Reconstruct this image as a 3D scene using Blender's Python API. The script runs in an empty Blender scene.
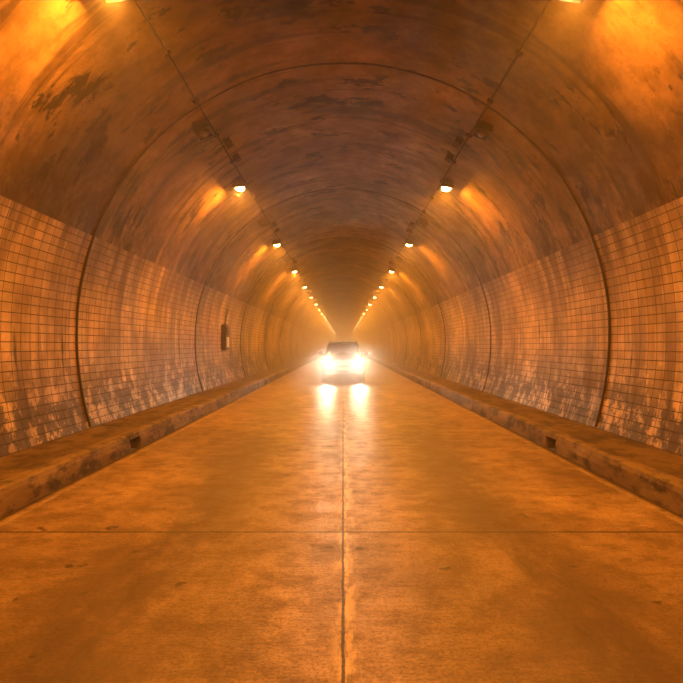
import bpy, bmesh, math, random
from mathutils import Vector, noise, Matrix
random.seed(7)
S = bpy.context.scene
COL = S.collection
YB, YF = -20.6, 236.0
R0, CZ = 4.22, 1.81
W = 3.1; KH = 0.25; SB = 3.90
PITCH = 7.6

# ---------------------------------------------------------------- helpers
def mat(name):
    m = bpy.data.materials.new(name); m.use_nodes = True
    nt = m.node_tree
    b = nt.nodes['Principled BSDF']
    return m, nt, b
def N(nt, t, **k):
    n = nt.nodes.new(t)
    for a, v in k.items():
        if a in n.inputs: n.inputs[a].default_value = v
        else: setattr(n, a, v)
    return n
def L(nt, a, b): nt.links.new(a, b)
def ramp(nt, fac, stops):
    r = nt.nodes.new('ShaderNodeValToRGB')
    e = r.color_ramp.elements
    while len(e) < len(stops): e.new(0.5)
    for i, (p, c) in enumerate(stops):
        e[i].position = p
        e[i].color = (c, c, c, 1) if isinstance(c, (int, float)) else (*c, 1)
    L(nt, fac, r.inputs[0]); return r.outputs[0]
def mix(nt, fac, a, b, mode='MIX'):
    m = nt.nodes.new('ShaderNodeMix'); m.data_type = 'RGBA'; m.blend_type = mode
    for s, v in ((m.inputs[0], fac), (m.inputs[6], a), (m.inputs[7], b)):
        if isinstance(v, (int, float)): s.default_value = v
        elif isinstance(v, tuple): s.default_value = (*v, 1)
        else: L(nt, v, s)
    return m.outputs[2]
def math_(nt, op, a, b=0.0, c=None, clamp=False):
    m = nt.nodes.new('ShaderNodeMath'); m.operation = op; m.use_clamp = clamp
    for i, v in enumerate((a, b, c)):
        if v is None: continue
        if isinstance(v, (int, float)): m.inputs[i].default_value = v
        else: L(nt, v, m.inputs[i])
    return m.outputs[0]
def mapped(nt, src, scale, loc=(0, 0, 0)):
    m = nt.nodes.new('ShaderNodeMapping'); m.inputs['Scale'].default_value = scale
    m.inputs['Location'].default_value = loc
    L(nt, src, m.inputs[0]); return m.outputs[0]
def noi(nt, vec, scale=1, detail=5, rough=0.55, dist=0):
    n = nt.nodes.new('ShaderNodeTexNoise')
    n.inputs['Scale'].default_value = scale; n.inputs['Detail'].default_value = detail
    n.inputs['Roughness'].default_value = rough; n.inputs['Distortion'].default_value = dist
    L(nt, vec, n.inputs['Vector']); return n.outputs[0]
def bump(nt, h, strength, dist, normal=None):
    b = nt.nodes.new('ShaderNodeBump'); b.inputs['Strength'].default_value = strength
    b.inputs['Distance'].default_value = dist
    L(nt, h, b.inputs['Height'])
    if normal is not None: L(nt, normal, b.inputs['Normal'])
    return b.outputs[0]
def simple(name, col, rough=0.6, metal=0.0, noise_amt=0.25, emit=None):
    m, nt, b = mat(name)
    tc = N(nt, 'ShaderNodeTexCoord')
    n = noi(nt, tc.outputs['Object'], 6, 4)
    c = mix(nt, n, tuple(x*(1-noise_amt) for x in col), tuple(min(1, x*(1+noise_amt)) for x in col))
    L(nt, c, b.inputs['Base Color'])
    b.inputs['Roughness'].default_value = rough; b.inputs['Metallic'].default_value = metal
    if emit:
        b.inputs['Emission Color'].default_value = (*emit[0], 1)
        b.inputs['Emission Strength'].default_value = emit[1]
        m.cycles.emission_sampling = 'NONE'
    return m
def obj(name, bm, mats, smooth=False, parent=None):
    bmesh.ops.recalc_face_normals(bm, faces=bm.faces[:]) if parent else None
    me = bpy.data.meshes.new(name); bm.to_mesh(me); bm.free()
    for m in mats: me.materials.append(m)
    if smooth:
        for p in me.polygons: p.use_smooth = True
    o = bpy.data.objects.new(name, me); COL.objects.link(o)
    if parent: o.parent = parent
    return o
def box(bm, x0, x1, y0, y1, z0, z1, mi=0, bev=0.0):
    r = bmesh.ops.create_cube(bm, size=1)
    vs = r['verts']
    for v in vs:
        v.co = Vector(((x0+x1)/2+v.co.x*(x1-x0), (y0+y1)/2+v.co.y*(y1-y0), (z0+z1)/2+v.co.z*(z1-z0)))
    fs = set(f for v in vs for f in v.link_faces)
    for f in fs: f.material_index = mi
    if bev:
        es = set(e for v in vs for e in v.link_edges)
        rr = bmesh.ops.bevel(bm, geom=list(es), offset=bev, segments=2, affect='EDGES')
        for f in rr['faces']: f.material_index = mi
    return vs
def cyl(bm, p0, p1, r0, r1=None, seg=16, mi=0):
    r1 = r0 if r1 is None else r1
    p0, p1 = Vector(p0), Vector(p1); d = p1-p0
    q = d.to_track_quat('Z', 'Y').to_matrix().to_4x4()
    M = Matrix.Translation((p0+p1)/2) @ q
    r = bmesh.ops.create_cone(bm, cap_ends=True, segments=seg, radius1=r0, radius2=r1, depth=d.length, matrix=M)
    for f in set(f for v in r['verts'] for f in v.link_faces): f.material_index = mi
    return r['verts']
def rad(th):
    t = max(0.0, min(1.0, -th/math.radians(21.5)))
    return R0 + 0.07*t
def pt(th, side, dr=0.0):
    r = rad(th)+dr
    return side*r*math.cos(th), CZ + r*math.sin(th)

# ---------------------------------------------------------------- materials
# tiled wall
m_tile, nt, b = mat('glazed_wall_tile')
uv = N(nt, 'ShaderNodeUVMap'); U = uv.outputs[0]
br = N(nt, 'ShaderNodeTexBrick'); br.offset = 0.0; br.squash = 1.0
br.inputs['Scale'].default_value = 1; br.inputs['Mortar Size'].default_value = 0.0072
br.inputs['Mortar Smooth'].default_value = 0.35; br.inputs['Bias'].default_value = 0
br.inputs['Brick Width'].default_value = 0.23; br.inputs['Row Height'].default_value = 0.125
br.inputs['Color1'].default_value = (0.76, 0.53, 0.28, 1); br.inputs['Color2'].default_value = (0.58, 0.39, 0.20, 1)
br.inputs['Mortar'].default_value = (0.05, 0.030, 0.014, 1)
L(nt, U, br.inputs['Vector'])
sep = N(nt, 'ShaderNodeSeparateXYZ'); L(nt, U, sep.inputs[0])
streak = noi(nt, mapped(nt, U, (2.2, 0.3, 1)), 1.0, 5, 0.6)
blot = noi(nt, mapped(nt, U, (0.45, 0.6, 1)), 1.0, 5, 0.65)
grime = noi(nt, mapped(nt, U, (2.4, 2.0, 1)), 1.0, 7, 0.72)
c = mix(nt, ramp(nt, streak, [(0.43, 0.0), (0.62, 0.75)]), br.outputs[0], (0.14, 0.080, 0.034))
c = mix(nt, ramp(nt, blot, [(0.45, 0.0), (0.64, 0.65)]), c, (0.13, 0.075, 0.032))
thin = noi(nt, mapped(nt, U, (5.0, 0.5, 1)), 1.0, 4, 0.6)
c = mix(nt, ramp(nt, thin, [(0.62, 0.0), (0.68, 0.9)]), c, (0.03, 0.018, 0.009))
low = math_(nt, 'MULTIPLY', math_(nt, 'SUBTRACT', 1.4, math_(nt, 'MULTIPLY', sep.outputs[1], 1.0), clamp=True), ramp(nt, grime, [(0.44, 0.0), (0.50, 1.0)]), clamp=True)
c = mix(nt, math_(nt, 'MULTIPLY', low, 0.90), c, (0.045, 0.026, 0.012))
salt = noi(nt, mapped(nt, U, (3.5, 1.8, 1)), 1.0, 6, 0.75)
sm = math_(nt, 'MULTIPLY', math_(nt, 'SUBTRACT', 0.9, math_(nt, 'MULTIPLY', sep.outputs[1], 1.3), clamp=True), ramp(nt, salt, [(0.56, 0.0), (0.62, 0.7)]), clamp=True)
c = mix(nt, sm, c, (0.85, 0.62, 0.34))
top = math_(nt, 'MULTIPLY', math_(nt, 'SUBTRACT', sep.outputs[1], 2.1), 1.0, clamp=True)
c = mix(nt, math_(nt, 'MULTIPLY', top, ramp(nt, streak, [(0.3, 0.1), (0.6, 0.9)])), c, (0.09, 0.052, 0.023))
L(nt, c, b.inputs['Base Color'])
rg = math_(nt, 'ADD', ramp(nt, grime, [(0.3, 0.32), (0.7, 0.62)]), math_(nt, 'MULTIPLY', br.outputs['Fac'], 0.3))
L(nt, rg, b.inputs['Roughness'])
b.inputs['Specular IOR Level'].default_value = 0.4
wv = noi(nt, mapped(nt, U, (1.2, 1.6, 1)), 1.0, 3, 0.5)
n1 = bump(nt, wv, 0.35, 0.05)
n2 = bump(nt, math_(nt, 'SUBTRACT', 1.0, br.outputs['Fac']), 0.7, 0.005, n1)
L(nt, n2, b.inputs['Normal'])

# vault concrete
m_conc, nt, b = mat('sooty_vault_concrete')
uv = N(nt, 'ShaderNodeUVMap'); U = uv.outputs[0]
sep = N(nt, 'ShaderNodeSeparateXYZ'); L(nt, U, sep.inputs[0])
base = noi(nt, mapped(nt, U, (0.45, 0.45, 1)), 1.0, 8, 0.68, 0.4)
c = ramp(nt, base, [(0.36, (0.09, 0.049, 0.019)), (0.50, (0.24, 0.140, 0.060)), (0.64, (0.42, 0.255, 0.115))])
mot = noi(nt, mapped(nt, U, (2.4, 2.0, 1)), 1.0, 8, 0.75, 0.2)
c = mix(nt, ramp(nt, mot, [(0.46, 0.0), (0.58, 0.42)]), c, (0.07, 0.040, 0.016))
# broken black leak scuffs running round the vault
st = noi(nt, mapped(nt, U, (2.2, 1.0, 1), (5.3, 2.7, 0)), 1.0, 8, 0.72, 0.1)
gate = noi(nt, mapped(nt, U, (0.7, 0.6, 5)), 1.0, 2, 0.5)
stm = math_(nt, 'MULTIPLY', ramp(nt, st, [(0.545, 0.0), (0.57, 1.0)]), ramp(nt, gate, [(0.45, 0.0), (0.51, 0.96)]))
c = mix(nt, stm, c, (0.014, 0.008, 0.004))
st2 = noi(nt, mapped(nt, U, (2.4, 0.18, 3)), 1.0, 5, 0.65, 0.1)
c = mix(nt, ramp(nt, st2, [(0.54, 0.0), (0.61, 0.7)]), c, (0.035, 0.019, 0.008))
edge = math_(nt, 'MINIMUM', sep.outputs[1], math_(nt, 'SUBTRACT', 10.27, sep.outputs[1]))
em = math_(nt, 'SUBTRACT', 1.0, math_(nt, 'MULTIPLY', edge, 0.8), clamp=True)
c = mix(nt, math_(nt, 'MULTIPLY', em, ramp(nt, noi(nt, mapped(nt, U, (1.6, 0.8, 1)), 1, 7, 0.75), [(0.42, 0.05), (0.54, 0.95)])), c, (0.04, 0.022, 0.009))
L(nt, c, b.inputs['Base Color'])
L(nt, ramp(nt, mot, [(0.38, 0.42), (0.62, 0.70)]), b.inputs['Roughness'])
b.inputs['Specular IOR Level'].default_value = 0.35
h = math_(nt, 'ADD', noi(nt, mapped(nt, U, (1.2, 0.3, 1)), 1, 3), math_(nt, 'MULTIPLY', noi(nt, mapped(nt, U, (14, 9, 1)), 1, 5), 0.12))
L(nt, bump(nt, h, 0.45, 0.05), b.inputs['Normal'])

# road concrete
m_road, nt, b = mat('worn_concrete_road')
tc = N(nt, 'ShaderNodeTexCoord'); O = tc.outputs['Object']
sep = N(nt, 'ShaderNodeSeparateXYZ'); L(nt, O, sep.inputs[0])
X, Y = sep.outputs[0], sep.outputs[1]
AX = math_(nt, 'ABSOLUTE', X)
big = noi(nt, mapped(nt, O, (0.8, 0.5, 1)), 1, 8, 0.70, 0.3)
med = noi(nt, mapped(nt, O, (3.0, 3.4, 1)), 1, 8, 0.78)
fine = noi(nt, mapped(nt, O, (6, 30, 1)), 1, 4, 0.75)
grain = noi(nt, O, 45, 3, 0.8)
c = ramp(nt, big, [(0.36, (0.21, 0.132, 0.074)), (0.5, (0.43, 0.290, 0.170)), (0.64, (0.62, 0.43, 0.26))])
band_ = math_(nt, 'SUBTRACT', 1.1, math_(nt, 'MULTIPLY', math_(nt, 'ABSOLUTE', math_(nt, 'SUBTRACT', AX, 1.3)), 1.15), clamp=True)
band_ = math_(nt, 'MULTIPLY', band_, ramp(nt, noi(nt, mapped(nt, O, (1.1, 0.4, 1)), 1, 7, 0.7), [(0.40, 0.3), (0.52, 1.0)]))
c = mix(nt, math_(nt, 'MULTIPLY', band_, 0.95, clamp=True), c, (0.095, 0.057, 0.031))
c = mix(nt, ramp(nt, med, [(0.46, 0.0), (0.60, 0.7)]), c, (0.13, 0.080, 0.044))
c = mix(nt, ramp(nt, fine, [(0.48, 0.0), (0.66, 0.4)]), c, (0.12, 0.073, 0.04))
c = mix(nt, ramp(nt, grain, [(0.48, 0.0), (0.60, 0.6)]), c, (0.085, 0.051, 0.028))
spot = noi(nt, mapped(nt, O, (3.4, 3.4, 1)), 1, 3, 0.5)
c = mix(nt, ramp(nt, spot, [(0.68, 0.0), (0.71, 0.85)]), c, (0.04, 0.025, 0.015))
wob = noi(nt, mapped(nt, O, (9, 2.2, 1)), 1, 6, 0.75)
cen = math_(nt, 'SUBTRACT', 1.0, math_(nt, 'MULTIPLY', math_(nt, 'ABSOLUTE', math_(nt, 'SUBTRACT', X, 0.02)), 10.0), clamp=True)
cen = math_(nt, 'MULTIPLY', cen, ramp(nt, wob, [(0.47, 0.0), (0.57, 0.95)]))
c = mix(nt, cen, c, (0.80, 0.62, 0.41))
ed = math_(nt, 'LESS_THAN', math_(nt, 'ABSOLUTE', math_(nt, 'SUBTRACT', AX, 2.97)), 0.03)
ed = math_(nt, 'MULTIPLY', ed, ramp(nt, wob, [(0.42, 0.0), (0.60, 0.4)]))
c = mix(nt, ed, c, (0.75, 0.6, 0.4))
gut = math_(nt, 'GREATER_THAN', AX, math_(nt, 'ADD', 3.02, math_(nt, 'MULTIPLY', wob, 0.04)))
c = mix(nt, math_(nt, 'MULTIPLY', gut, 0.85), c, (0.035, 0.022, 0.012))
jw = math_(nt, 'MULTIPLY', math_(nt, 'SUBTRACT', noi(nt, mapped(nt, O, (4, 4, 1)), 1, 4, 0.7), 0.5), 0.03)
jc = math_(nt, 'LESS_THAN', math_(nt, 'ABSOLUTE', math_(nt, 'ADD', X, jw)), 0.0085)
my = math_(nt, 'PINGPONG', math_(nt, 'ADD', math_(nt, 'ADD', Y, jw), 50.0), 2.5)
jy = math_(nt, 'LESS_THAN', my, 0.015)
J = math_(nt, 'MAXIMUM', jc, jy)
c = mix(nt, math_(nt, 'MULTIPLY', J, 0.94), c, (0.022, 0.014, 0.008))
L(nt, c, b.inputs['Base Color'])
L(nt, ramp(nt, med, [(0.3, 0.30), (0.7, 0.54)]), b.inputs['Roughness'])
h = math_(nt, 'ADD', math_(nt, 'MULTIPLY', fine, 0.5), math_(nt, 'MULTIPLY', noi(nt, O, 22, 5, 0.7), 0.7))
h = math_(nt, 'SUBTRACT', h, J)
L(nt, bump(nt, h, 0.8, 0.012), b.inputs['Normal'])

# kerb / walkway concrete
def concrete(name, ca, cb, dark, rough=0.7):
    m, nt, b = mat(name)
    tc = N(nt, 'ShaderNodeTexCoord'); O = tc.outputs['Object']
    c = mix(nt, ramp(nt, noi(nt, mapped(nt, O, (1.5, 0.7, 2)), 1, 8, 0.65), [(0.3, 0), (0.7, 1)]), ca, cb)
    c = mix(nt, ramp(nt, noi(nt, mapped(nt, O, (4, 2.2, 5)), 1, 7, 0.7), [(0.46, 0), (0.58, 0.85)]), c, dark)
    L(nt, c, b.inputs['Base Color']); b.inputs['Roughness'].default_value = rough
    L(nt, bump(nt, noi(nt, O, 16, 6, 0.7), 0.7, 0.015), b.inputs['Normal'])
    return m
m_kerb = concrete('grimy_kerb_concrete', (0.14, 0.09, 0.048), (0.32, 0.22, 0.125), (0.032, 0.020, 0.010))
m_walk = concrete('dusty_walkway_concrete', (0.10, 0.060, 0.030), (0.20, 0.128, 0.068), (0.042, 0.025, 0.012), 0.8)
m_joint = simple('black_joint_seal', (0.03, 0.019, 0.011), 0.7)
m_house = simple('dark_lamp_housing', (0.05, 0.04, 0.03), 0.5, 0.3)
m_steel = simple('rusty_conduit', (0.04, 0.025, 0.013), 0.9, 0.0)
m_lens = simple('sodium_lamp_lens', (0.9, 0.7, 0.4), 0.3, emit=((1.0, 0.58, 0.18), 70))
m_dead = simple('unlit_lamp_glass', (0.10, 0.08, 0.06), 0.25)

# ---------------------------------------------------------------- tunnel shell
def lining(name, th0, th1, nseg, side, dr, material, flip):
    bm = bmesh.new(); uvl = bm.loops.layers.uv.new('UVMap')
    ys = []
    y = YB
    while y < YF-0.01: ys.append(y); y += 1.9
    ys.append(YF)
    ths = [th0+(th1-th0)*i/nseg for i in range(nseg+1)]
    prof = []; v = 0; pv = None
    for t in ths:
        x, z = pt(t, side, dr)
        if pv: v += math.hypot(x-pv[0], z-pv[1])
        pv = (x, z); prof.append((x, z, v))
    grid = [[bm.verts.new((x, y, z)) for (x, z, v) in prof] for y in ys]
    for i in range(len(ys)-1):
        for j in range(len(prof)-1):
            q = [(i, j), (i+1, j), (i+1, j+1), (i, j+1)]
            if flip: q = q[::-1]
            f = bm.faces.new([grid[a][b] for a, b in q])
            f.smooth = True
            for lp, (a, b2) in zip(f.loops, q):
                lp[uvl].uv = (ys[a]+40+(17 if side < 0 else 0), prof[b2][2])
    return obj(name, bm, [material])
TB, TT = -math.radians(21.3), math.radians(20.5)
CD = 0.004
lining('wall_left', TB, TT, 14, -1, 0.0, m_tile, False)
lining('wall_right', TB, TT, 14, 1, 0.0, m_tile, True)
lining('ceiling', math.radians(20.3), math.radians(159.7), 56, 1, CD, m_conc, True)

bm = bmesh.new()
v = [bm.verts.new(p) for p in ((-W-0.02, YB, 0), (W+0.02, YB, 0), (W+0.02, YF, 0), (-W-0.02, YF, 0))]
bm.faces.new(v); obj('floor', bm, [m_road])

# kerbs and walkways
drains = [9.0 + 15.2*k for k in range(-1, 14)]
def strip(bm, prof, y0, y1, step, jit, mi=0, caps=True):
    n = max(1, int(round((y1-y0)/step)))
    rows = []
    for i in range(n+1):
        y = y0+(y1-y0)*i/n
        row = []
        for (x, z, a) in prof:
            d = noise.noise(Vector((x*3, y*1.3, z*9)))*jit*a + noise.noise(Vector((x*3+9, y*6, z*9)))*jit*a*0.6
            row.append(bm.verts.new((x+d, y, z+d*0.5)))
        rows.append(row)
    for i in range(n):
        for j in range(len(prof)-1):
            bm.faces.new((rows[i][j], rows[i+1][j], rows[i+1][j+1], rows[i][j+1]))
    if caps:
        bm.faces.new(rows[0]); bm.faces.new(rows[-1][::-1])
for side, nm in ((-1, 'left'), (1, 'right')):
    bm = bmesh.new(); s = side
    full = [(s*(W), -0.02, 0), (s*(W+0.01), 0.12, 1), (s*(W+0.02), 0.19, 1), (s*(W+0.035), KH-0.015, 1), (s*(W+0.07), KH, 1), (s*(W+0.20), KH, 0.2), (s*(W+0.20), -0.02, 0)]
    lint = [(s*(W+0.015), 0.175, 0.5), (s*(W+0.02), 0.19, 1), (s*(W+0.035), KH-0.015, 1), (s*(W+0.07), KH, 1), (s*(W+0.20), KH, 0.2), (s*(W+0.20), 0.175, 0)]
    y = YB
    for d in drains:
        if d-0.2 > y: 
            yy = y
            while yy < d-0.2-1e-3:
                ye = min(yy+3.8, d-0.2)
                strip(bm, full, yy, ye-0.012, 0.15 if yy < 40 else 0.6, 0.022); yy = ye
        strip(bm, lint, d-0.2, d+0.2, 0.1, 0.012)
        y = d+0.2
    if y < YF: strip(bm, full, y, YF, 1.5, 0.01)
    bmesh.ops.recalc_face_normals(bm, faces=bm.faces[:])
    obj('kerb_'+nm, bm, [m_kerb])
    bm = bmesh.new()
    y = YB
    prof = [(s*(W+0.205), -0.02, 0), (s*(W+0.205), KH-0.012, 0), (s*(W+0.5), KH-0.006, .4), (s*(SB-0.2), KH+0.004, .4), (s*(SB+0.08), KH+0.006, 0), (s*(SB+0.08), -0.02, 0)]
    while y < YF:
        strip(bm, prof, y, min(y+PITCH, YF)-0.015, 0.3 if y < 40 else 1.9, 0.012); y += PITCH
    bmesh.ops.recalc_face_normals(bm, faces=bm.faces[:])
    obj('sidewalk_'+nm, bm, [m_walk])

# expansion joint bands
def band(name, y, th0, th1, dr, w0, t0):
    bm = bmesh.new(); n = 72; rows = []
    for i in range(n+1):
        th = th0+(th1-th0)*i/n
        a = th if th <= math.pi/2 else math.pi-th
        sd = 1 if th <= math.pi/2 else -1
        wob = noise.noise(Vector((th*5, y, 1)))*0.03
        w = w0 if a < TT else w0*0.75
        t = t0 if a < TT else t0*0.75
        d0 = dr if a > TT else 0.0
        x0, z0 = pt(a, sd, d0+0.005); x1, z1 = pt(a, sd, d0-t)
        rows.append([bm.verts.new(p) for p in ((x0, y-w+wob, z0), (x1, y-w*.7+wob, z1), (x1, y+w*.7+wob, z1), (x0, y+w+wob, z0))])
    for i in range(n):
        for j in range(3):
            bm.faces.new((rows[i][j], rows[i+1][j], rows[i+1][j+1], rows[i][j+1]))
    bmesh.ops.recalc_face_normals(bm, faces=bm.faces[:])
    return obj(name, bm, [m_joint], True)
rings = []
y = 9.5 - 3*PITCH
while y < 200:
    rings.append(band('expansion_joint', y, TB+0.005, math.pi-TB-0.005, CD, 0.03, 0.022)); y += PITCH
bm = bmesh.new()
for o in rings:
    bm.from_mesh(o.data)
for o in rings:
    me = o.data; bpy.data.objects.remove(o); bpy.data.meshes.remove(me)
obj('expansion_joint', bm, [m_joint], True)

# ---------------------------------------------------------------- lamps
LX, LZ = 2.33, 1.55+3.57
def lamp_mesh(name, lensmat):
    bm = bmesh.new()
    box(bm, -0.13, 0.13, -0.20, 0.20, 0.02, 0.13, 0, 0.02)
    box(bm, -0.10, 0.10, -0.16, 0.16, 0.12, 0.16, 0, 0.015)
    box(bm, -0.14, -0.115, -0.21, 0.21, -0.02, 0.04, 0)
    box(bm, 0.115, 0.14, -0.21, 0.21, -0.02, 0.04, 0)
    box(bm, -0.14, 0.14, -0.21, -0.185, -0.02, 0.04, 0)
    box(bm, -0.14, 0.14, 0.185, 0.21, -0.02, 0.04, 0)
    r = bmesh.ops.create_uvsphere(bm, u_segments=16, v_segments=8, radius=1)
    for v in r['verts']:
        v.co = Vector((v.co.x*0.10, v.co.y*0.16, (v.co.z*0.055 if v.co.z < 0 else v.co.z*0.015)+0.005))
    for f in set(f for v in r['verts'] for f in v.link_faces): f.material_index = 1
    cyl(bm, (0.0, -0.12, 0.14), (-0.02, -0.12, 0.24), 0.014, seg=8)
    cyl(bm, (0.0, 0.12, 0.14), (-0.02, 0.12, 0.24), 0.014, seg=8)
    me = bpy.data.meshes.new(name); bm.to_mesh(me); bm.free()
    me.materials.append(m_house); me.materials.append(lensmat)
    return me
lm = lamp_mesh('tunnel_lamp', m_lens); ld = lamp_mesh('unlit_tunnel_lamp', m_dead)
LC = (1.0, 0.325, 0.026)
ad = bpy.data.lights.new('sodium_light', 'AREA'); ad.shape = 'RECTANGLE'; ad.size = 0.18; ad.size_y = 0.30
ad.energy = 235; ad.color = LC
k = -2
while 6.0+k*PITCH < 170:
    yy = 6.0+k*PITCH
    for s in (-1, 1):
        o = bpy.data.objects.new('tunnel_lamp', lm); COL.objects.link(o)
        o.location = (s*LX, yy, LZ); o.rotation_euler = (0, s*math.radians(8), 0)
        if s < 0: o.scale = (-1, 1, 1)
        l = bpy.data.objects.new('sodium_light', ad); COL.objects.link(l)
        l.parent = o; l.location = (0, 0, -0.085); l.rotation_euler = (0, math.radians(-14), 0)
        if yy+3.9 < 60 and k > -2:
            o2 = bpy.data.objects.new('unlit_tunnel_lamp', ld); COL.objects.link(o2)
            o2.location = (s*(LX+0.03), yy+4.2, LZ+0.05); o2.rotation_euler = (0, s*math.radians(22), 0)
            if s < 0: o2.scale = (-1, 1, 1)
    k += 1
# conduits
for s in (-1, 1):
    bm = bmesh.new()
    x, z = pt(math.radians(57.2), s, CD-0.03)
    cyl(bm, (x, YB, z), (x, 200, z), 0.016, seg=8)
    y = YB+1
    while y < 120:
        vs = box(bm, -0.05, 0.05, y-0.02, y+0.02, -0.02, 0.025)
        M = Matrix.Translation((x, 0, z)) @ Matrix.Rotation(s*math.radians(90-57), 4, 'Y')
        bmesh.ops.transform(bm, matrix=M, verts=vs)
        y += 1.52
    y = 9.2
    while y < 60:
        for dy, l in ((2.1, 0.14), (3.0, 0.10)):
            x2, z2 = pt(math.radians(58.8), s, CD-0.055)
            vs = box(bm, -0.07, 0.07, y+dy-l, y+dy+l, -0.05, 0.05)
            M = Matrix.Translation((x2, 0, z2)) @ Matrix.Rotation(s*math.radians(90-58.8), 4, 'Y')
            bmesh.ops.transform(bm, matrix=M, verts=vs)
        y += PITCH
    obj('cable_conduit', bm, [m_steel])

# emergency call box on left wall
m_red = simple('call_box_paint', (0.05, 0.03, 0.017), 0.5)
m_white = simple('call_box_sign_face', (0.8, 0.78, 0.7), 0.4)
bm = bmesh.new()
box(bm, -4.20, -4.04, 20.7, 21.25, 1.40, 2.30, 0, 0.02)
box(bm, -4.06, -4.01, 20.78, 21.17, 1.93, 2.20, 0, 0.01)
box(bm, -4.06, -4.01, 20.80, 21.15, 1.50, 1.86, 1, 0.01)
cyl(bm, (-4.13, 20.97, 2.3), (-4.04, 20.97, 2.85), 0.02, seg=8)
obj('emergency_call_box', bm, [m_red, m_white])

# ---------------------------------------------------------------- car
CY = 25.8
car = bpy.data.objects.new('car', None); COL.objects.link(car); car.location = (0.01, CY, 0)
m_paint = simple('car_paint', (0.03, 0.03, 0.033), 0.35, 0.3, 0.05)
m_glass = simple('car_glass', (0.02, 0.022, 0.025), 0.05, 0.0, 0.05)
m_black = simple('black_plastic', (0.02, 0.02, 0.02), 0.5)
m_rub = simple('tyre_rubber', (0.025, 0.025, 0.025), 0.8)
m_rim = simple('alloy_rim', (0.5, 0.5, 0.5), 0.3, 0.9)
m_hl = simple('headlight_glow', (1, 1, 1), 0.2, emit=((1.0, 0.93, 0.80), 200))
m_tail = simple('tail_lamp_red', (0.5, 0.02, 0.02), 0.3)
m_plate = simple('number_plate', (0.75, 0.75, 0.7), 0.5)
bm = bmesh.new()
secs = [(0.0, 0.74, 0.34, 0.88), (0.06, 0.86, 0.28, 0.99), (0.22, 0.92, 0.26, 1.06), (0.7, 0.945, 0.26, 1.12), (1.25, 0.95, 0.26, 1.17),
        (2.2, 0.955, 0.26, 1.17), (3.4, 0.955, 0.26, 1.18), (4.2, 0.94, 0.28, 1.18), (4.5, 0.91, 0.32, 1.14), (4.6, 0.80, 0.40, 1.05)]
rows = []
for (y, w, zb, zt) in secs:
    h = zt-zb
    half = [(0.0, zb), (w*0.8, zb), (w*0.97, zb+0.12*h), (w, zb+0.45*h), (w*0.985, zb+0.72*h), (w*0.93, zb+0.90*h), (w*0.75, zt-0.01), (w*0.4, zt+0.01), (0.0, zt+0.015)]
    ring = half + [(-x, z) for x, z in half[-2:0:-1]]
    rows.append([bm.verts.new((x, y, z)) for x, z in ring])
n = len(rows[0])
for i in range(len(rows)-1):
    for j in range(n):
        bm.faces.new((rows[i][j], rows[i][(j+1) % n], rows[i+1][(j+1) % n], rows[i+1][j]))
bm.faces.new(rows[0]); bm.faces.new(rows[-1][::-1])
ob = obj('body', bm, [m_paint], True, car)
md = ob.modifiers.new('s', 'SUBSURF'); md.levels = 1; md.render_levels = 1
lev = [(1.10, 0.86, 1.12, 4.40), (1.40, 0.79, 1.50, 4.30), (1.66, 0.69, 1.90, 4.10)]
def greenring(bm, w, y0, y1, z):
    P = [(-w*0.6, y0-0.05), (0, y0-0.09), (w*0.6, y0-0.05), (w, y0+0.10), (w, (y0+y1)/2), (w*0.97, y1-0.1), (w*0.6, y1), (0, y1+0.02), (-w*0.6, y1), (-w*0.97, y1-0.1), (-w, (y0+y1)/2), (-w, y0+0.10)]
    return [bm.verts.new((x, y, z)) for x, y in P]
bm = bmesh.new(); R = [greenring(bm, w, a, b_, z) for z, w, a, b_ in lev]
for i in range(2):
    for j in range(12):
        bm.faces.new((R[i][j], R[i][(j+1) % 12], R[i+1][(j+1) % 12], R[i+1][j]))
obj('windows', bm, [m_glass], True, car)
bm = bmesh.new()
R = [greenring(bm, 0.705, 1.87, 4.13, 1.64), greenring(bm, 0.69, 1.90, 4.12, 1.70), greenring(bm, 0.58, 2.06, 3.95, 1.745)]
for i in range(2):
    for j in range(12):
        bm.faces.new((R[i][j], R[i][(j+1) % 12], R[i+1][(j+1) % 12], R[i+1][j]))
bm.faces.new(R[2]); bm.faces.new(R[0][::-1])
obj('roof', bm, [m_paint], True, car)
bm = bmesh.new()
for s in (-1, 1):
    cyl(bm, (s*0.83, 1.16, 1.12), (s*0.68, 1.96, 1.67), 0.035, 0.03, 10)
    cyl(bm, (s*0.865, 2.75, 1.12), (s*0.70, 2.85, 1.67), 0.035, 0.03, 10)
    cyl(bm, (s*0.84, 4.28, 1.12), (s*0.67, 4.0, 1.67), 0.06, 0.05, 10)
    cyl(bm, (s*0.62, 2.1, 1.78), (s*0.62, 3.9, 1.78), 0.016, 0.016, 8)
    for yy in (2.15, 3.0, 3.85): cyl(bm, (s*0.62, yy, 1.70), (s*0.62, yy, 1.78), 0.014, seg=8)
obj('pillars_and_roof_rails', bm, [m_paint], True, car)
bm = bmesh.new()
for s in (-1, 1):
    r = bmesh.ops.create_uvsphere(bm, u_segments=14, v_segments=8, radius=1)
    for v in r['verts']: v.co = Vector((s*1.03+v.co.x*0.12, 1.45+v.co.y*0.07, 1.23+v.co.z*0.085))
    cyl(bm, (s*0.88, 1.47, 1.17), (s*0.98, 1.46, 1.20), 0.03, seg=8)
obj('mirrors', bm, [m_paint], True, car)
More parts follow.
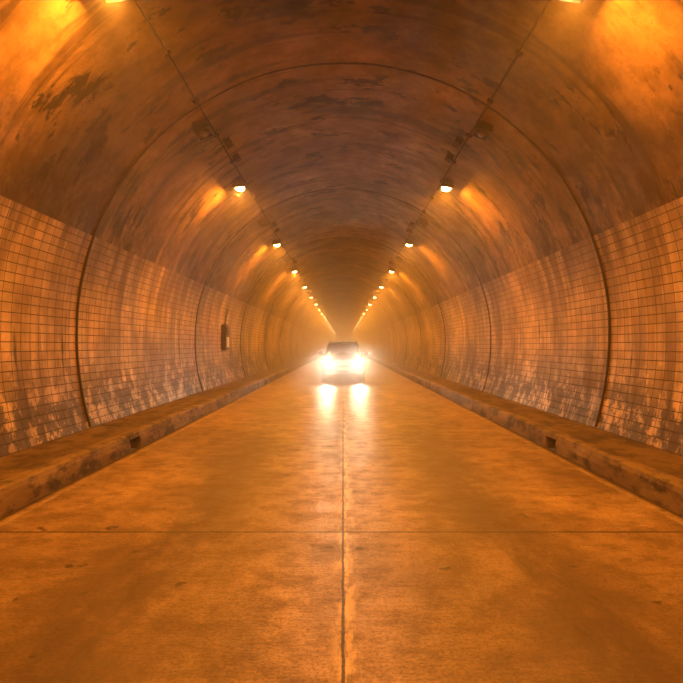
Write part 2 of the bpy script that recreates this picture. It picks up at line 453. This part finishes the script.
for i, (sx, yy) in enumerate(((-1, 0.9), (1, 0.9), (-1, 3.65), (1, 3.65))):
    bm = bmesh.new()
    cyl(bm, (sx*0.72, yy, 0.36), (sx*0.955, yy, 0.36), 0.36, seg=36, mi=0)
    cyl(bm, (sx*0.95, yy, 0.36), (sx*0.965, yy, 0.36), 0.24, seg=24, mi=1)
    for a in range(5):
        t = a*math.tau/5
        cyl(bm, (sx*0.97, yy, 0.36), (sx*0.97, yy+math.cos(t)*0.22, 0.36+math.sin(t)*0.22), 0.025, seg=6, mi=1)
    obj('wheel_%d' % (i+1), bm, [m_rub, m_rim], False, car)
    bm = bmesh.new()
    for a in range(0, 12):
        t0, t1 = math.pi*a/12, math.pi*(a+1)/12
        cyl(bm, (sx*0.945, yy+math.cos(t0)*0.40, 0.36+math.sin(t0)*0.40), (sx*0.945, yy+math.cos(t1)*0.40, 0.36+math.sin(t1)*0.40), 0.03, seg=8)
    obj('wheel_arch_%d' % (i+1), bm, [m_black], True, car)
bm = bmesh.new()
box(bm, -0.46, 0.46, -0.03, 0.1, 0.72, 0.94, 0, 0.03)
for i in range(4): box(bm, -0.44, 0.44, -0.045, -0.02, 0.745+i*0.05, 0.76+i*0.05, 1)
box(bm, -0.62, 0.62, -0.04, 0.12, 0.36, 0.50, 0, 0.03)
obj('grille', bm, [m_black, m_rim], False, car)
bm = bmesh.new(); box(bm, -0.82, 0.82, -0.07, 0.15, 0.50, 0.66, 0, 0.05); obj('bumper', bm, [m_paint], True, car)
bm = bmesh.new(); box(bm, -0.26, 0.26, -0.085, -0.06, 0.52, 0.64, 0, 0.005); obj('number_plate', bm, [m_plate], False, car)
for s, nm in ((-1, 'left'), (1, 'right')):
    bm = bmesh.new()
    r = bmesh.ops.create_uvsphere(bm, u_segments=20, v_segments=10, radius=1)
    for v in r['verts']: v.co = Vector((s*0.68+v.co.x*0.19, 0.05+v.co.y*0.09, 0.90+v.co.z*0.12+ v.co.x*s*0.02))
    obj('headlight_bezel_'+nm, bm, [m_rim], True, car)
    bm = bmesh.new()
    r = bmesh.ops.create_uvsphere(bm, u_segments=20, v_segments=10, radius=1)
    for v in r['verts']: v.co = Vector((s*0.69+v.co.x*0.16, -0.02+v.co.y*0.05, 0.94+v.co.z*0.11))
    obj('headlight_'+nm, bm, [m_hl], True, car)
    bm = bmesh.new(); box(bm, s*0.84-0.04, s*0.84+0.04, 4.48, 4.58, 0.8, 1.05, 0, 0.02); obj('tail_lamp_'+nm, bm, [m_tail], False, car)
    sl = bpy.data.lights.new('headlight_beam', 'SPOT'); sl.energy = 880; sl.color = (1.0, 0.68, 0.36)
    sl.spot_size = math.radians(42); sl.spot_blend = 1.0; sl.shadow_soft_size = 0.06
    so = bpy.data.objects.new('headlight_beam_'+nm, sl); COL.objects.link(so); so.parent = car
    so.location = (s*0.69, -0.14, 0.94)
    so.rotation_euler = Vector((0, -1, -0.08)).to_track_quat('-Z', 'Y').to_euler()

# ---------------------------------------------------------------- fog: thin near the camera end, thicker deeper in
for i, (y0, y1, dens) in enumerate(((YB-0.5, 12.0, 0.0065), (12.002, 27.0, 0.013), (27.002, YF+0.5, 0.024))):
    mf = bpy.data.materials.new('tunnel_fog'); mf.use_nodes = True; nt = mf.node_tree
    nt.nodes.remove(nt.nodes['Principled BSDF'])
    vs_ = nt.nodes.new('ShaderNodeVolumeScatter'); vs_.inputs['Color'].default_value = (1, 0.86, 0.72, 1)
    vs_.inputs['Density'].default_value = dens; vs_.inputs['Anisotropy'].default_value = 0.6
    L(nt, vs_.outputs[0], nt.nodes['Material Output'].inputs['Volume'])
    bm = bmesh.new(); box(bm, -4.5, 4.5, y0, y1, -0.5, 6.4)
    obj('fog', bm, [mf])
mm = bpy.data.materials.new('headlight_halo_volume'); mm.use_nodes = True; nt = mm.node_tree  # added scatter volume round the car front, gives the headlights their halo
nt.nodes.remove(nt.nodes['Principled BSDF'])
tc = N(nt, 'ShaderNodeTexCoord')
ln = nt.nodes.new('ShaderNodeVectorMath'); ln.operation = 'LENGTH'; L(nt, tc.outputs['Object'], ln.inputs[0])
fall = math_(nt, 'SUBTRACT', 1.0, ln.outputs['Value'], clamp=True)
fall = math_(nt, 'MULTIPLY', math_(nt, 'POWER', fall, 1.5), 0.25)
vs2 = nt.nodes.new('ShaderNodeVolumeScatter'); vs2.inputs['Color'].default_value = (1, 0.97, 0.93, 1)
vs2.inputs['Anisotropy'].default_value = 0.4
L(nt, fall, vs2.inputs['Density'])
L(nt, vs2.outputs[0], nt.nodes['Material Output'].inputs['Volume'])
bm = bmesh.new(); bmesh.ops.create_icosphere(bm, subdivisions=3, radius=1.0)
mo = obj('headlight_halo', bm, [mm]); mo.location = (0, CY-1.9, 0.60); mo.scale = (3.0, 4.6, 1.6)

w = bpy.data.worlds.new('World'); S.world = w; w.use_nodes = True
w.node_tree.nodes['Background'].inputs[0].default_value = (1.0, 0.42, 0.10, 1)
w.node_tree.nodes['Background'].inputs[1].default_value = 0.14

cd = bpy.data.cameras.new('camera'); cam = bpy.data.objects.new('camera', cd); COL.objects.link(cam)
cam.location = (0, 0, 1.55); cam.rotation_euler = (math.radians(90), 0, 0)
cd.sensor_width = 36; cd.lens = 36*600/683; cd.shift_y = 0.0066; cd.shift_x = -0.0022; cd.clip_end = 500
S.camera = cam
S.view_settings.view_transform = 'Standard'
S.view_settings.look = 'None'
S.view_settings.exposure = 0.0
